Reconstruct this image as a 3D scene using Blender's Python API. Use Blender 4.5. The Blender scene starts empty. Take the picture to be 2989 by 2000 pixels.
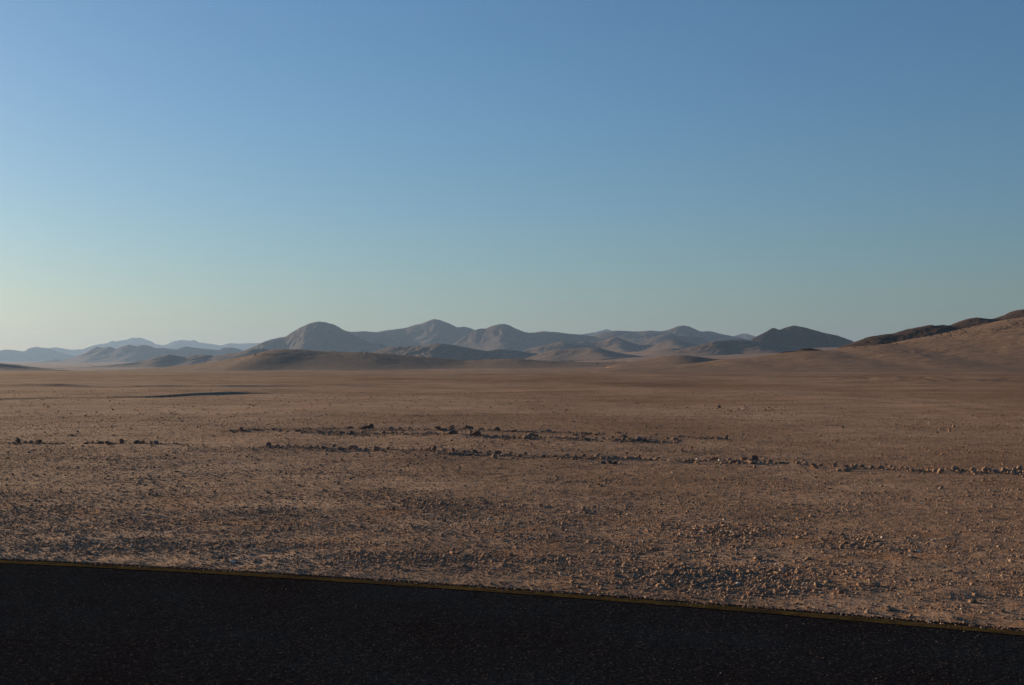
import bpy, math, random
import numpy as np
from mathutils import noise as mnoise, Vector

# ------------------------------------------------------------------ camera, sky, sun, exposure
F = 3550.0            # focal length in pixels of the 2989 px wide frame
CX, HY = 1494.5, 1078.0   # principal column, eye-level row
EYE = 1.6
SUN_EL = math.radians(9.5)
SUN_AZ = math.radians(50)      # to the left of the viewing direction (+Y)

sc = bpy.context.scene
cam_d = bpy.data.cameras.new("camera")
cam = bpy.data.objects.new("camera", cam_d)
sc.collection.objects.link(cam)
cam.location = (0, 0, EYE)
cam.rotation_euler = (math.radians(90), 0, 0)
cam_d.sensor_width = 36
cam_d.lens = 36 * F / 2989
cam_d.shift_y = (HY - 1000) / 2989
cam_d.clip_start = 0.05
cam_d.clip_end = 90000
sc.camera = cam

world = bpy.data.worlds.new("World")
sc.world = world
world.use_nodes = True
wn = world.node_tree
wn.nodes.clear()
sky = wn.nodes.new("ShaderNodeTexSky")
sky.sky_type = 'NISHITA'
sky.sun_disc = False
sky.sun_elevation = SUN_EL
sky.sun_rotation = -SUN_AZ
sky.altitude = 600
sky.air_density = 1.25
sky.dust_density = 0.95
sky.ozone_density = 5.0
bg = wn.nodes.new("ShaderNodeBackground")
bg.inputs[1].default_value = 0.062
wo = wn.nodes.new("ShaderNodeOutputWorld")
wn.links.new(sky.outputs[0], bg.inputs[0])
wn.links.new(bg.outputs[0], wo.inputs[0])

sun_d = bpy.data.lights.new("sun", 'SUN')
sun_d.energy = 5.0
sun_d.angle = math.radians(0.5)
sun_d.color = (1.0, 0.73, 0.47)
sun = bpy.data.objects.new("sun", sun_d)
sc.collection.objects.link(sun)
to_sun = Vector((-math.sin(SUN_AZ) * math.cos(SUN_EL), math.cos(SUN_AZ) * math.cos(SUN_EL), math.sin(SUN_EL)))
sun.rotation_euler = (-to_sun).to_track_quat('-Z', 'Y').to_euler()
sun.location = (-50, 40, 60)

sc.view_settings.view_transform = 'Standard'
sc.view_settings.look = 'None'
sc.view_settings.gamma = 1
sc.view_settings.exposure = 0.98
sc.render.engine = 'CYCLES'
sc.cycles.use_denoising = True
sc.cycles.use_adaptive_sampling = False
sc.cycles.max_bounces = 4
sc.cycles.volume_bounces = 0

HAZE_DENSITY = 5.4e-5

# ------------------------------------------------------------------ numpy noise
rng = np.random.default_rng(7)
_perm = rng.permutation(4096)
_grad = rng.uniform(0, 2 * np.pi, 4096)
_gx, _gy = np.cos(_grad), np.sin(_grad)

def perlin(x, y, seed=0):
    x = np.asarray(x, float); y = np.asarray(y, float)
    xi = np.floor(x).astype(np.int64); yi = np.floor(y).astype(np.int64)
    xf = x - xi; yf = y - yi
    u = xf * xf * xf * (xf * (xf * 6 - 15) + 10)
    v = yf * yf * yf * (yf * (yf * 6 - 15) + 10)
    def g(ix, iy, fx, fy):
        h = _perm[(_perm[(ix + seed * 131) & 4095] + iy * 7 + seed) & 4095]
        return _gx[h] * fx + _gy[h] * fy
    a = g(xi, yi, xf, yf); b = g(xi + 1, yi, xf - 1, yf)
    c = g(xi, yi + 1, xf, yf - 1); d = g(xi + 1, yi + 1, xf - 1, yf - 1)
    return 1.4 * ((a + (b - a) * u) * (1 - v) + (c + (d - c) * u) * v)

def fbm(x, y, octv=4, seed=0, gain=0.5):
    s = 0; a = 1.0; f = 1.0
    for o in range(octv):
        s = s + a * perlin(x * f, y * f, seed + o)
        a *= gain; f *= 2.03
    return s

def ridged(x, y, octv=3, seed=0):
    s = 0; a = 1.0; f = 1.0; n = 0
    for o in range(octv):
        s = s + a * (1 - np.abs(perlin(x * f, y * f, seed + o)))
        n += a; a *= 0.5; f *= 2.1
    return s / n

def sstep(t):
    t = np.clip(t, 0, 1)
    return t * t * (3 - 2 * t)

def px_d(py):
    return EYE * F / (py - HY)

# ------------------------------------------------------------------ mesh helpers
def new_mesh(name, v, f, smooth=True, mat=None):
    """v (N,3) floats, f (M,k) ints -> mesh"""
    me = bpy.data.meshes.new(name)
    v = np.ascontiguousarray(v, dtype=np.float32); f = np.ascontiguousarray(f, dtype=np.int32)
    k = f.shape[1]
    me.vertices.add(len(v)); me.vertices.foreach_set("co", v.ravel())
    me.loops.add(f.size); me.loops.foreach_set("vertex_index", f.ravel())
    me.polygons.add(len(f))
    me.polygons.foreach_set("loop_start", np.arange(0, f.size, k, dtype=np.int32))
    me.update(calc_edges=True)
    me.polygons.foreach_set("use_smooth", np.full(len(f), smooth))
    if mat: me.materials.append(mat)
    me.validate()
    return me

def link(name, me, kind=None, label=None, cat=None, group=None, loc=(0, 0, 0), parent=None):
    o = bpy.data.objects.new(name, me)
    sc.collection.objects.link(o)
    o.location = loc
    if kind: o["kind"] = kind
    if label: o["label"] = label
    if cat: o["category"] = cat
    if group: o["group"] = group
    if parent: o.parent = parent
    return o

def grid_faces(nr, nc):
    i = np.arange(nr - 1)[:, None] * nc + np.arange(nc - 1)[None, :]
    return np.stack([i, i + 1, i + 1 + nc, i + nc], -1).reshape(-1, 4)

# ------------------------------------------------------------------ materials
def mat_new(name, rough=0.95, spec=0.04):
    m = bpy.data.materials.new(name)
    m.use_nodes = True
    nt = m.node_tree
    b = nt.nodes["Principled BSDF"]
    b.inputs["Roughness"].default_value = rough
    b.inputs["Specular IOR Level"].default_value = spec
    return m, nt, b

def nd(nt, typ, **kw):
    n = nt.nodes.new(typ)
    for k, v in kw.items():
        if k in n.inputs: n.inputs[k].default_value = v
        else: setattr(n, k, v)
    return n

def coords(nt):
    g = nt.nodes.new("ShaderNodeNewGeometry")
    return g.outputs["Position"]

def noise_tex(nt, vec, scale, detail=4, rough=0.6):
    n = nd(nt, "ShaderNodeTexNoise", Scale=scale, Detail=detail, Roughness=rough)
    nt.links.new(vec, n.inputs["Vector"])
    return n.outputs[0]

def ramp(nt, fac, stops):
    r = nt.nodes.new("ShaderNodeValToRGB")
    el = r.color_ramp.elements
    while len(el) < len(stops): el.new(0.5)
    for e, (p, c) in zip(el, stops):
        e.position = p
        e.color = (*c, 1) if not np.isscalar(c) else (c, c, c, 1)
    nt.links.new(fac, r.inputs[0])
    return r.outputs[0]

def mix(nt, fac, a, b, mode='MIX'):
    n = nt.nodes.new("ShaderNodeMix"); n.data_type = 'RGBA'; n.blend_type = mode
    for s, v in ((0, fac), (6, a), (7, b)):
        if isinstance(v, (int, float)): n.inputs[s].default_value = v
        elif isinstance(v, tuple): n.inputs[s].default_value = (*v, 1)
        else: nt.links.new(v, n.inputs[s])
    return n.outputs[2]

def bump(nt, bsdf, h, dist, strength=1.0, prev=None):
    n = nd(nt, "ShaderNodeBump", Strength=strength, Distance=dist)
    nt.links.new(h, n.inputs["Height"])
    if prev: nt.links.new(prev, n.inputs["Normal"])
    nt.links.new(n.outputs[0], bsdf.inputs["Normal"])
    return n.outputs[0]

def ground_material():
    m, nt, b = mat_new("desert_soil")
    p = coords(nt)
    n1 = noise_tex(nt, p, 0.55, 6, 0.65)
    n2 = noise_tex(nt, p, 0.045, 6, 0.65)
    n3 = noise_tex(nt, p, 14, 4, 0.7)
    c = ramp(nt, n1, [(0.3, (0.28, 0.189, 0.124)), (0.55, (0.352, 0.244, 0.164)), (0.75, (0.405, 0.29, 0.20))])
    far = ramp(nt, n2, [(0.42, 0.0), (0.58, 1.0)])
    c = mix(nt, far, c, mix(nt, 1.0, c, (0.74, 0.70, 0.66), 'MULTIPLY'))
    n5 = noise_tex(nt, p, 0.011, 5, 0.6)
    c = mix(nt, ramp(nt, n5, [(0.45, 0.0), (0.6, 1.0)]), c, mix(nt, 1.0, c, (0.84, 0.77, 0.74), 'MULTIPLY'))
    n6 = noise_tex(nt, p, 0.16, 5, 0.7)
    c = mix(nt, ramp(nt, n6, [(0.44, 0.0), (0.6, 1.0)]), c, mix(nt, 1.0, c, (0.80, 0.77, 0.76), 'MULTIPLY'))
    n4 = noise_tex(nt, p, 0.9, 5, 0.7)
    at = nd(nt, "ShaderNodeAttribute", attribute_name="rust")
    ru = nt.nodes.new("ShaderNodeMath"); ru.operation = 'MULTIPLY'
    nt.links.new(at.outputs["Fac"], ru.inputs[0]); nt.links.new(ramp(nt, n4, [(0.5, 0.0), (0.64, 1.0)]), ru.inputs[1])
    c = mix(nt, ru.outputs[0], c, (0.33, 0.165, 0.075))
    at2 = nd(nt, "ShaderNodeAttribute", attribute_name="tread")
    c = mix(nt, at2.outputs["Fac"], c, (0.36, 0.235, 0.15))
    for vs, lo in ((2.2, 0.62), (7.0, 0.66), (0.7, 0.74)):
        vv = nd(nt, "ShaderNodeTexVoronoi", Scale=vs); nt.links.new(p, vv.inputs["Vector"])
        cc = nt.nodes.new("ShaderNodeSeparateColor"); nt.links.new(vv.outputs["Color"], cc.inputs[0])
        spot = nt.nodes.new("ShaderNodeMath"); spot.operation = 'MULTIPLY'
        nt.links.new(ramp(nt, vv.outputs["Distance"], [(0.16, 1.0), (0.30, 0.0)]), spot.inputs[0])
        nt.links.new(ramp(nt, cc.outputs[0], [(0.45, 0.0), (0.55, 1.0)]), spot.inputs[1])
        c = mix(nt, spot.outputs[0], c, mix(nt, 1.0, c, (lo, lo * 0.97, lo * 0.95), 'MULTIPLY'))
    at3 = nd(nt, "ShaderNodeAttribute", attribute_name="pavement")
    c = mix(nt, at3.outputs["Fac"], c, mix(nt, 1.0, c, (0.80, 0.77, 0.75), 'MULTIPLY'))
    g = ramp(nt, n3, [(0.35, 0.75), (0.65, 1.15)])
    c = mix(nt, 1.0, c, g, 'MULTIPLY')
    nt.links.new(c, b.inputs["Base Color"])
    k1 = bump(nt, b, noise_tex(nt, p, 26, 5, 0.75), 0.02, 0.7)
    v = nd(nt, "ShaderNodeTexVoronoi", Scale=9.0)
    nt.links.new(p, v.inputs["Vector"])
    bump(nt, b, noise_tex(nt, p, 3.2, 6, 0.75), 0.05, 0.55, k1)
    return m

def hill_material(name, rock, sand, scale, rough_h, con=0.16):
    m, nt, b = mat_new(name)
    p = coords(nt)
    n1 = noise_tex(nt, p, scale, 8, 0.7)
    n2 = noise_tex(nt, p, scale * 7, 5, 0.7)
    geo = nt.nodes.new("ShaderNodeNewGeometry")
    sx = nt.nodes.new("ShaderNodeSeparateXYZ"); nt.links.new(geo.outputs["True Normal"], sx.inputs[0])
    ad = nt.nodes.new("ShaderNodeMath"); ad.operation = 'ADD'
    sc2 = nt.nodes.new("ShaderNodeMath"); sc2.operation = 'MULTIPLY_ADD'
    nt.links.new(n1, sc2.inputs[0]); sc2.inputs[1].default_value = 0.28; sc2.inputs[2].default_value = -0.14
    nt.links.new(sx.outputs[2], ad.inputs[0]); nt.links.new(sc2.outputs[0], ad.inputs[1])
    f = ramp(nt, ad.outputs[0], [(0.90, 0.0), (0.985, 1.0)])
    c = mix(nt, f, rock, sand)
    c = mix(nt, 1.0, c, ramp(nt, n2, [(0.3, 1 - con), (0.7, 1 + con * 0.9)]), 'MULTIPLY')
    nt.links.new(c, b.inputs["Base Color"])
    bump(nt, b, n2, rough_h, 0.6)
    return m

def pebble_material(name, dark=1.0, white=0.02):
    m, nt, b = mat_new(name, 0.95, 0.04)
    geo = nt.nodes.new("ShaderNodeNewGeometry")
    r = geo.outputs["Random Per Island"]
    d = dark
    c = ramp(nt, r, [(0.0, (0.19 * d, 0.115 * d, 0.078 * d)), (0.35, (0.255 * d, 0.172 * d, 0.115 * d)), (0.65, (0.31 * d, 0.205 * d, 0.138 * d)),
                     (0.82, (0.35 * d, 0.205 * d, 0.122 * d)), (0.94, (0.34 * d, 0.245 * d, 0.175 * d)), (1.0 - white, (0.38 * d, 0.29 * d, 0.22 * d)), (1.0, (0.62, 0.54, 0.45))])
    n = noise_tex(nt, geo.outputs["Position"], 60, 4, 0.7)
    c = mix(nt, 1.0, c, ramp(nt, n, [(0.3, 0.75), (0.7, 1.15)]), 'MULTIPLY')
    nt.links.new(c, b.inputs["Base Color"])
    return m

def stone_material(name, a, bcol):
    m, nt, b = mat_new(name, 0.95, 0.05)
    tc = nt.nodes.new("ShaderNodeTexCoord").outputs["Object"]
    n1 = noise_tex(nt, tc, 9, 6, 0.7)
    n2 = noise_tex(nt, tc, 45, 5, 0.75)
    c = mix(nt, ramp(nt, n1, [(0.38, 0.0), (0.62, 1.0)]), a, bcol)
    c = mix(nt, 1.0, c, ramp(nt, n2, [(0.3, 0.65), (0.7, 1.2)]), 'MULTIPLY')
    nt.links.new(c, b.inputs["Base Color"])
    bump(nt, b, n2, 0.012, 0.9)
    return m

def asphalt_material():
    m, nt, b = mat_new("asphalt", 0.95, 0.0)
    p = coords(nt)
    n1 = noise_tex(nt, p, 0.8, 5, 0.6)
    n2 = noise_tex(nt, p, 45, 4, 0.7)
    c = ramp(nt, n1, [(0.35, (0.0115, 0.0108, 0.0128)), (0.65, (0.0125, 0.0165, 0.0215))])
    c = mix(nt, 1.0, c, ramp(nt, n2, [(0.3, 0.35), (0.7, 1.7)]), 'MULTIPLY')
    v = nd(nt, "ShaderNodeTexVoronoi", Scale=95.0); nt.links.new(p, v.inputs["Vector"])
    sx = nt.nodes.new("ShaderNodeSeparateColor"); nt.links.new(v.outputs["Color"], sx.inputs[0])
    c = mix(nt, ramp(nt, sx.outputs[0], [(0.95, 0.0), (0.97, 1.0)]), c, (0.05, 0.047, 0.046))
    nt.links.new(c, b.inputs["Base Color"])
    k = bump(nt, b, v.outputs["Distance"], -0.006, 0.9)
    bump(nt, b, noise_tex(nt, p, 9, 6, 0.8), 0.05, 0.9, k)
    return m

def line_material():
    m, nt, b = mat_new("worn_yellow_paint", 0.95, 0.0)
    p = coords(nt)
    n1 = noise_tex(nt, p, 22, 6, 0.75)
    n2 = noise_tex(nt, p, 2.2, 5, 0.65)
    f = ramp(nt, n1, [(0.40, 0.0), (0.6, 1.0)])
    c = mix(nt, f, (0.088, 0.061, 0.021), (0.034, 0.026, 0.014))
    c = mix(nt, ramp(nt, n2, [(0.4, 0.0), (0.7, 0.75)]), c, (0.016, 0.014, 0.013))
    nt.links.new(c, b.inputs["Base Color"])
    v = nd(nt, "ShaderNodeTexVoronoi", Scale=95.0); nt.links.new(p, v.inputs["Vector"])
    bump(nt, b, v.outputs["Distance"], -0.004, 0.8)
    return m

M_soil = ground_material()
M_far = hill_material("far_rock", (0.08, 0.062, 0.052), (0.13, 0.098, 0.075), 0.006, 3.5)
M_slope = hill_material("slope_sand", (0.135, 0.091, 0.061), (0.168, 0.114, 0.076), 0.02, 0.3, 0.3)
M_mid = hill_material("hill_gravel", (0.10, 0.07, 0.053), (0.17, 0.12, 0.086), 0.02, 0.9)
M_red = hill_material("dark_red_rock", (0.05, 0.035, 0.030), (0.095, 0.064, 0.05), 0.01, 2.0)
M_ridge = hill_material("dark_ridge_rock", (0.045, 0.03, 0.024), (0.08, 0.054, 0.041), 0.05, 0.5)
M_peb = pebble_material("gravel_stone", 1.0, 0.012)
M_chip = pebble_material("road_chip", 0.5, 0.01)
M_asph = asphalt_material()
M_line = line_material()
M_st = {
    'brown': stone_material("brown_stone", (0.23, 0.155, 0.11), (0.30, 0.21, 0.15)),
    'dark': stone_material("dark_stone", (0.12, 0.085, 0.068), (0.19, 0.13, 0.10)),
    'reddish': stone_material("reddish_stone", (0.27, 0.15, 0.095), (0.33, 0.20, 0.13)),
    'tan': stone_material("tan_stone", (0.28, 0.19, 0.13), (0.34, 0.235, 0.162)),
    'pale': stone_material("pale_stone", (0.42, 0.34, 0.27), (0.52, 0.44, 0.36)),
    'grey': stone_material("grey_stone", (0.16, 0.135, 0.13), (0.22, 0.19, 0.18)),
}

# ------------------------------------------------------------------ terrain functions
_cols = np.array([-3000, -1500, 0, 500, 1000, 1500, 2000, 2500, 3000, 5000], float)
_ds = np.array([1, 300, 1000, 2600, 4500, 6500, 10000, 20000], float)
_py = np.array([
    [1083] * 10,                                            # handled as z = 0
    [1083] * 10,
    [1084] * 10,
    [1084, 1084, 1084, 1084, 1078, 1066, 1050, 1036, 1034, 1034],
    [1072, 1072, 1072, 1070, 1060, 1045, 1022, 1004, 1002, 1002],
    [1061, 1061, 1061, 1059, 1048, 1032, 1016, 1001, 1000, 1000],
    [1057, 1057, 1057, 1054, 1040, 1024, 1012, 1001, 1000, 1000],
    [1056, 1056, 1056, 1052, 1038, 1022, 1010, 1001, 1000, 1000]], float)
_Z = EYE + (HY - _py) / F * _ds[:, None]
_Z[0] = 0; _Z[1] = 0
_lds = np.log(_ds)

def G(x, y):
    """broad ground height: flat plain, then slow rise to the ranges"""
    x = np.asarray(x, float); y = np.asarray(y, float)
    d = np.maximum(y, 1.0)
    px = np.clip(CX + F * x / np.maximum(y, np.abs(x) * 0.5 + 1.0), _cols[0], _cols[-1])
    ci = np.clip(np.searchsorted(_cols, px) - 1, 0, len(_cols) - 2)
    ct = sstep((px - _cols[ci]) / (_cols[ci + 1] - _cols[ci]))
    ld = np.clip(np.log(d), 0, _lds[-1])
    di = np.clip(np.searchsorted(_lds, ld) - 1, 0, len(_lds) - 2)
    dt = np.clip((d - _ds[di]) / (_ds[di + 1] - _ds[di]), 0, 1)
    a = _Z[di, ci] * (1 - ct) + _Z[di, ci + 1] * ct
    b = _Z[di + 1, ci] * (1 - ct) + _Z[di + 1, ci + 1] * ct
    return a * (1 - dt) + b * dt

# road edge: curve y = yr(x) through the yellow line seen in the picture
_yl = np.array([(0, 1641), (427, 1660), (1000, 1694), (1494, 1727), (1989, 1769), (2500, 1808), (2989, 1849)], float)
_yd = px_d(_yl[:, 1]) * (EYE - 0.027) / EYE; _yx = (_yl[:, 0] - CX) / F * _yd
_pc = np.polyfit(_yx, _yd, 2)
ROAD_C = math.cos(math.atan(abs(_pc[1])))
def yline(x):
    x = np.asarray(x, float); xc = np.clip(x, -6, 6)
    return np.polyval(_pc, xc) + (x - xc) * (2 * _pc[0] * xc + _pc[1])
LINE_W = 0.14
EDGE = LINE_W / 2 + 0.12
def road_s(x, y):
    """distance beyond the asphalt edge (negative on the road)"""
    return (y - yline(x)) * ROAD_C - EDGE

def interp_px(pts, x, y):
    px = CX + F * x / y
    return np.interp(px, pts[:, 0], pts[:, 1])

_bankA = np.array([(-1500, 1172), (0, 1164), (330, 1160), (670, 1149), (860, 1142), (1200, 1140)], float)
_bankB = np.array([(-1500, 1134), (0, 1132), (640, 1134), (900, 1132), (1300, 1138), (2000, 1140)], float)
_rows = {   # graded stone rows: pixel path of their foot
    'left': np.array([(-600, 1292), (0, 1293), (205, 1297), (455, 1303), (620, 1307)], float),
    'back': np.array([(660, 1260), (990, 1256), (1250, 1257), (1600, 1262), (1830, 1268), (2130, 1277)], float),
    'middle': np.array([(820, 1264), (1000, 1270), (1250, 1276), (1540, 1286), (1760, 1290), (1990, 1290)], float),
    'front': np.array([(760, 1310), (1000, 1318), (1440, 1332), (1800, 1343), (2200, 1354), (2500, 1370), (2989, 1380), (3600, 1392)], float),
}
_rowamp = {'left': 0.02, 'back': 0.03, 'middle': 0.035, 'front': 0.022}
def row_prox(x, y, key, sig):
    p = _rows[key]
    d = px_d(p[:, 1]); xx = (p[:, 0] - CX) / F * d
    yy = np.interp(x, xx, d)
    ins = sstep((x - xx[0]) / 0.8) * sstep((xx[-1] - x) / 0.8)
    return np.exp(-((y - yy) / sig) ** 2) * ins

def ground_z(x, y):
    x = np.asarray(x, float); y = np.asarray(y, float)
    r = np.hypot(x, y)
    s = road_s(x, y)
    off = sstep(s / 0.25)
    z = G(x, y)
    det = np.clip(1.5 - r / 200, 0, 1)
    rough = 0.006 * fbm(x / 0.28, y / 0.28, 4, 3, 0.62) * np.clip(1.4 - r / 70, 0, 1)
    z = z + off * (rough + 0.016 * fbm(x / 2.4, y / 2.4, 3, 11) * np.clip(1.3 - r / 120, 0, 1))
    z = z + 0.13 * fbm(x / 21, y / 21, 4, 17) * sstep((r - 12) / 20) * np.clip(1.6 - r / 400, 0, 1)
    z = z + 0.6 * fbm(x / 120, y / 120, 5, 23, 0.55) * sstep((r - 50) / 150)
    z = z + 4.0 * fbm(x / 1100, y / 1100, 4, 31) * sstep((r - 1400) / 2500)
    # banks that face the road
    yp = np.maximum(y, 1)
    px = CX + F * x / yp
    for pts, hgt, x1, x2, w in ((_bankA, 0.17, 640, 900, 0.7), (_bankB, 0.26, 700, 1250, 1.3)):
        d0 = px_d(np.interp(px, pts[:, 0], pts[:, 1]))
        amp = hgt * (1 - sstep((px - x1) / (x2 - x1))) * (0.75 + 0.5 * perlin(x / 6, y / 40, 5))
        if pts is _bankA: amp = amp * (0.6 + 0.4 * sstep((px - 200) / 250))
        t = (y - d0)
        z = z + amp * sstep(t / w + 0.5) * (1 - sstep((t - 2) / 40)) * (y > 20)
    for cx, cy, rx, ry, h in (((2700 - CX) / F * 170, 172, 20, 9, 0.35), ((2820 - CX) / F * 150, 158, 13, 7, 0.28)):
        q = ((x - cx) / rx) ** 2 + ((y - cy) / ry) ** 2
        z = z + h * np.exp(-q) * (1 + 0.4 * perlin(x / 2, y / 2, 9))
    # graded rows and the roadside berm
    for k, a in _rowamp.items():
        z = z + a * row_prox(x, y, k, 0.30) * (1 + 0.8 * perlin(x / 0.5, y / 0.5, 8))
    lum = 0.75 + 0.6 * fbm(x / 1.3, y / 1.3, 3, 41)
    z = z + off * 0.036 * np.exp(-((s - 1.15) / 0.5) ** 2) * lum
    z = z + off * 0.02 * np.exp(-((s - 2.8) / 0.7) ** 2) * lum
    # the bed falls away under the asphalt
    z = z - 0.03 * (1 - sstep(s / 0.35)) - 0.12 * sstep(-(s - 0.0) / 0.12)
    return z

# ------------------------------------------------------------------ ground sheet (one polar sheet to the horizon)
th_f = np.arange(-0.56, 0.56, 0.0016)
th = np.concatenate([np.linspace(-math.pi, -0.56, 110)[:-1], th_f, np.linspace(0.56, math.pi, 110)])
rr = [0.02, 0.4, 1, 2, 3, 4, 4.8, 5.4]
while rr[-1] < 60: rr.append(rr[-1] * 1.0027)
while rr[-1] < 400: rr.append(rr[-1] * 1.005)
while rr[-1] < 18500: rr.append(rr[-1] * 1.018)
rr = np.array(rr)
R, T = np.meshgrid(rr, th, indexing='ij')
GX, GY = R * np.sin(T), R * np.cos(T)
GZ = ground_z(GX, GY)
me = new_mesh("ground", np.stack([GX, GY, GZ], -1).reshape(-1, 3), grid_faces(len(rr), len(th))[:, ::-1], True, M_soil)
S = road_s(GX, GY)
rust = np.clip(0.9 - np.abs(S - 3.0) / 3.5, 0, 1) * (S > 0.05) + 0.5 * np.exp(-((S - 0.2) / 0.25) ** 2)
at = me.attributes.new("rust", 'FLOAT', 'POINT'); at.data.foreach_set("value", rust.ravel().astype(np.float32))
# old wheel tracks on the plain
tread = np.zeros_like(GX)
for pts, w in ((np.array([(2300, 1158), (2560, 1166), (2700, 1183), (2989, 1240), (3400, 1330)], float), 0.22),
               (np.array([(2300, 1152), (2600, 1158), (2780, 1170), (2989, 1206), (3500, 1300)], float), 0.25),
               (np.array([(600, 1207), (1000, 1186), (1300, 1174), (1700, 1166)], float), 0.3)):
    d = px_d(pts[:, 1]); xx = (pts[:, 0] - CX) / F * d
    tt = np.linspace(0, 1, 400); seg = np.linspace(0, 1, len(pts))
    cx_, cy_ = np.interp(tt, seg, xx), np.interp(tt, seg, d)
    sel = (GY > 15) & (GY < 90) & (np.abs(T) < 0.56)
    gx, gy = GX[sel], GY[sel]
    best = np.full(len(gx), 1e9)
    for a in range(0, 400, 4):
        best = np.minimum(best, (gx - cx_[a]) ** 2 + ((gy - cy_[a])) ** 2)
    tr = np.exp(-best / (w * 1.6) ** 2) * (0.5 + 0.5 * perlin(gx / 3, gy / 3, 4))
    tread[sel] = np.maximum(tread[sel], np.clip(tr, 0, 1) * 0.9)
pave = sstep((GY - 70) / 130) * np.clip(0.75 + 0.5 * fbm(GX / 35, GY / 70, 3, 71), 0, 1)
at = me.attributes.new("pavement", 'FLOAT', 'POINT'); at.data.foreach_set("value", pave.ravel().astype(np.float32))
at = me.attributes.new("tread", 'FLOAT', 'POINT'); at.data.foreach_set("value", tread.ravel().astype(np.float32))
ground = link("ground", me, "structure", "brown gravel desert plain running out to the mountains", "ground")

# ------------------------------------------------------------------ hills and mountains
GRID = {}
def mountain(name, label, cat, pts, D, wf, wb, mat, seed, gully=0.45, rough=0.05, meander=0.04, res=None, power=1.1, crest=0.08, jag=0.6, Lg=None, lobv=0.55):
    pts = np.array(pts, float)
    for e in (0, -1):
        xe = (pts[e, 0] - CX) / F * D
        pg = HY - (float(G(np.array([xe]), np.array([D]))[0]) - EYE) * F / D
        if pg - pts[e, 1] > 1:
            ex = [pts[e, 0] + (1 if e else -1) * max(30, 3.5 * (pg - pts[e, 1])), pg + 1]
            pts = np.vstack([pts, [ex]]) if e else np.vstack([[ex], pts])
    if name == 'mountain': wf *= 0.8
    px0, px1 = pts[0, 0], pts[-1, 0]
    x0, x1 = (px0 - CX) / F * D, (px1 - CX) / F * D
    res = res or D / F * 2.6
    nx = int((x1 - x0) / res) + 2
    ny = int((wf + wb) * 1.1 / (res * 1.3)) + 2
    xs = np.linspace(x0, x1, nx)
    ys = np.linspace(D - wf * 1.1, D + wb * 1.1, ny)
    X, Y = np.meshgrid(xs, ys)
    Lx = (x1 - x0)
    Lg = Lg or max(wf * 0.35, 10)
    yr = D + meander * D * perlin(xs / (Lg * 4), xs * 0 + seed * 1.7, seed) 
    px = CX + F * xs / yr
    ppy = np.interp(px, pts[:, 0], pts[:, 1])
    k = np.array([1, 2, 3, 2, 1], float); k /= k.sum()
    pp = np.pad(ppy, 2, 'edge'); ppy = np.convolve(pp, k, 'valid')
    kk = np.exp(-0.5 * (np.arange(-40, 41) * res / D * F / 11.0) ** 2); kk /= kk.sum()
    psm = np.convolve(np.pad(ppy, 40, 'edge'), kk, 'valid')
    ppy = ppy - jag * fbm(px / 9.0, px * 0 + 3.3 * seed, 4, seed + 50, 0.65)
    P = EYE + (HY - ppy) / F * yr
    H = np.maximum(P - G(xs, yr), 0.0)
    Hs = np.maximum(EYE + (HY - psm) / F * yr - G(xs, yr), 0.0)
    Hm = H.max()
    lob = 0.8 + lobv * perlin(xs / (Lg * 1.7), xs * 0 + seed * 0.37, seed + 5)
    wsc = (0.30 + 0.70 * (Hs / Hm) ** 0.8)
    Wf = wf * wsc * np.clip(lob, 0.45, 1.25 + 0 * lob); Wb = wb * wsc
    dy = Y - yr[None]
    wx = Lg * 0.7 * fbm(X / (Lg * 2), Y / (Lg * 2), 3, seed + 9)
    s = np.where(dy < 0, -dy / Wf[None], dy / Wb[None])
    s = np.clip(s, 0, 1.4)
    sc_ = (np.sqrt(s * s + crest * crest) - crest) / (math.sqrt(1 + crest * crest) - crest)
    shape = np.where(sc_ < 1, np.clip(1 - sc_, 0, 1) ** power, 0)
    gul = 1 - ridged((X + wx) / Lg, (Y + wx * 0.6) / (Lg * 2.2), 3, seed + 13)
    gul2 = 1 - ridged((X + wx * 0.5) / (Lg * 0.33), Y / (Lg * 0.7), 3, seed + 19)
    env = shape * np.clip(s * 3.5, 0, 1)
    Hc = Hs[None] + (H - Hs)[None] * np.exp(-(s / 0.14) ** 2)
    Z = G(X, Y) + Hc * shape
    Z = Z - gully * Hm * env * (0.75 * gul + 0.3 * gul2) * (0.25 + 0.75 * H[None] / Hm)
    Z = Z + rough * Hm * env * fbm(X / (Lg * 0.4), Y / (Lg * 0.4), 5, seed + 23, 0.62)
    Z = np.where(s >= 1, G(X, Y) - 0.004 * D, np.maximum(Z, G(X, Y) - 0.0015 * D))
    edge = sstep((X - x0) / (res * 6)) * sstep((x1 - X) / (res * 6))
    Z = Z - (1 - edge) * 0.003 * D
    me = new_mesh(name, np.stack([X, Y, Z], -1).reshape(-1, 3), grid_faces(ny, nx), True, mat)
    o = link(name, me, "structure", label, cat)
    GRID[label] = (X, Y, Z, np.where(s < 1, shape, 0), px)
    return o

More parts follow.
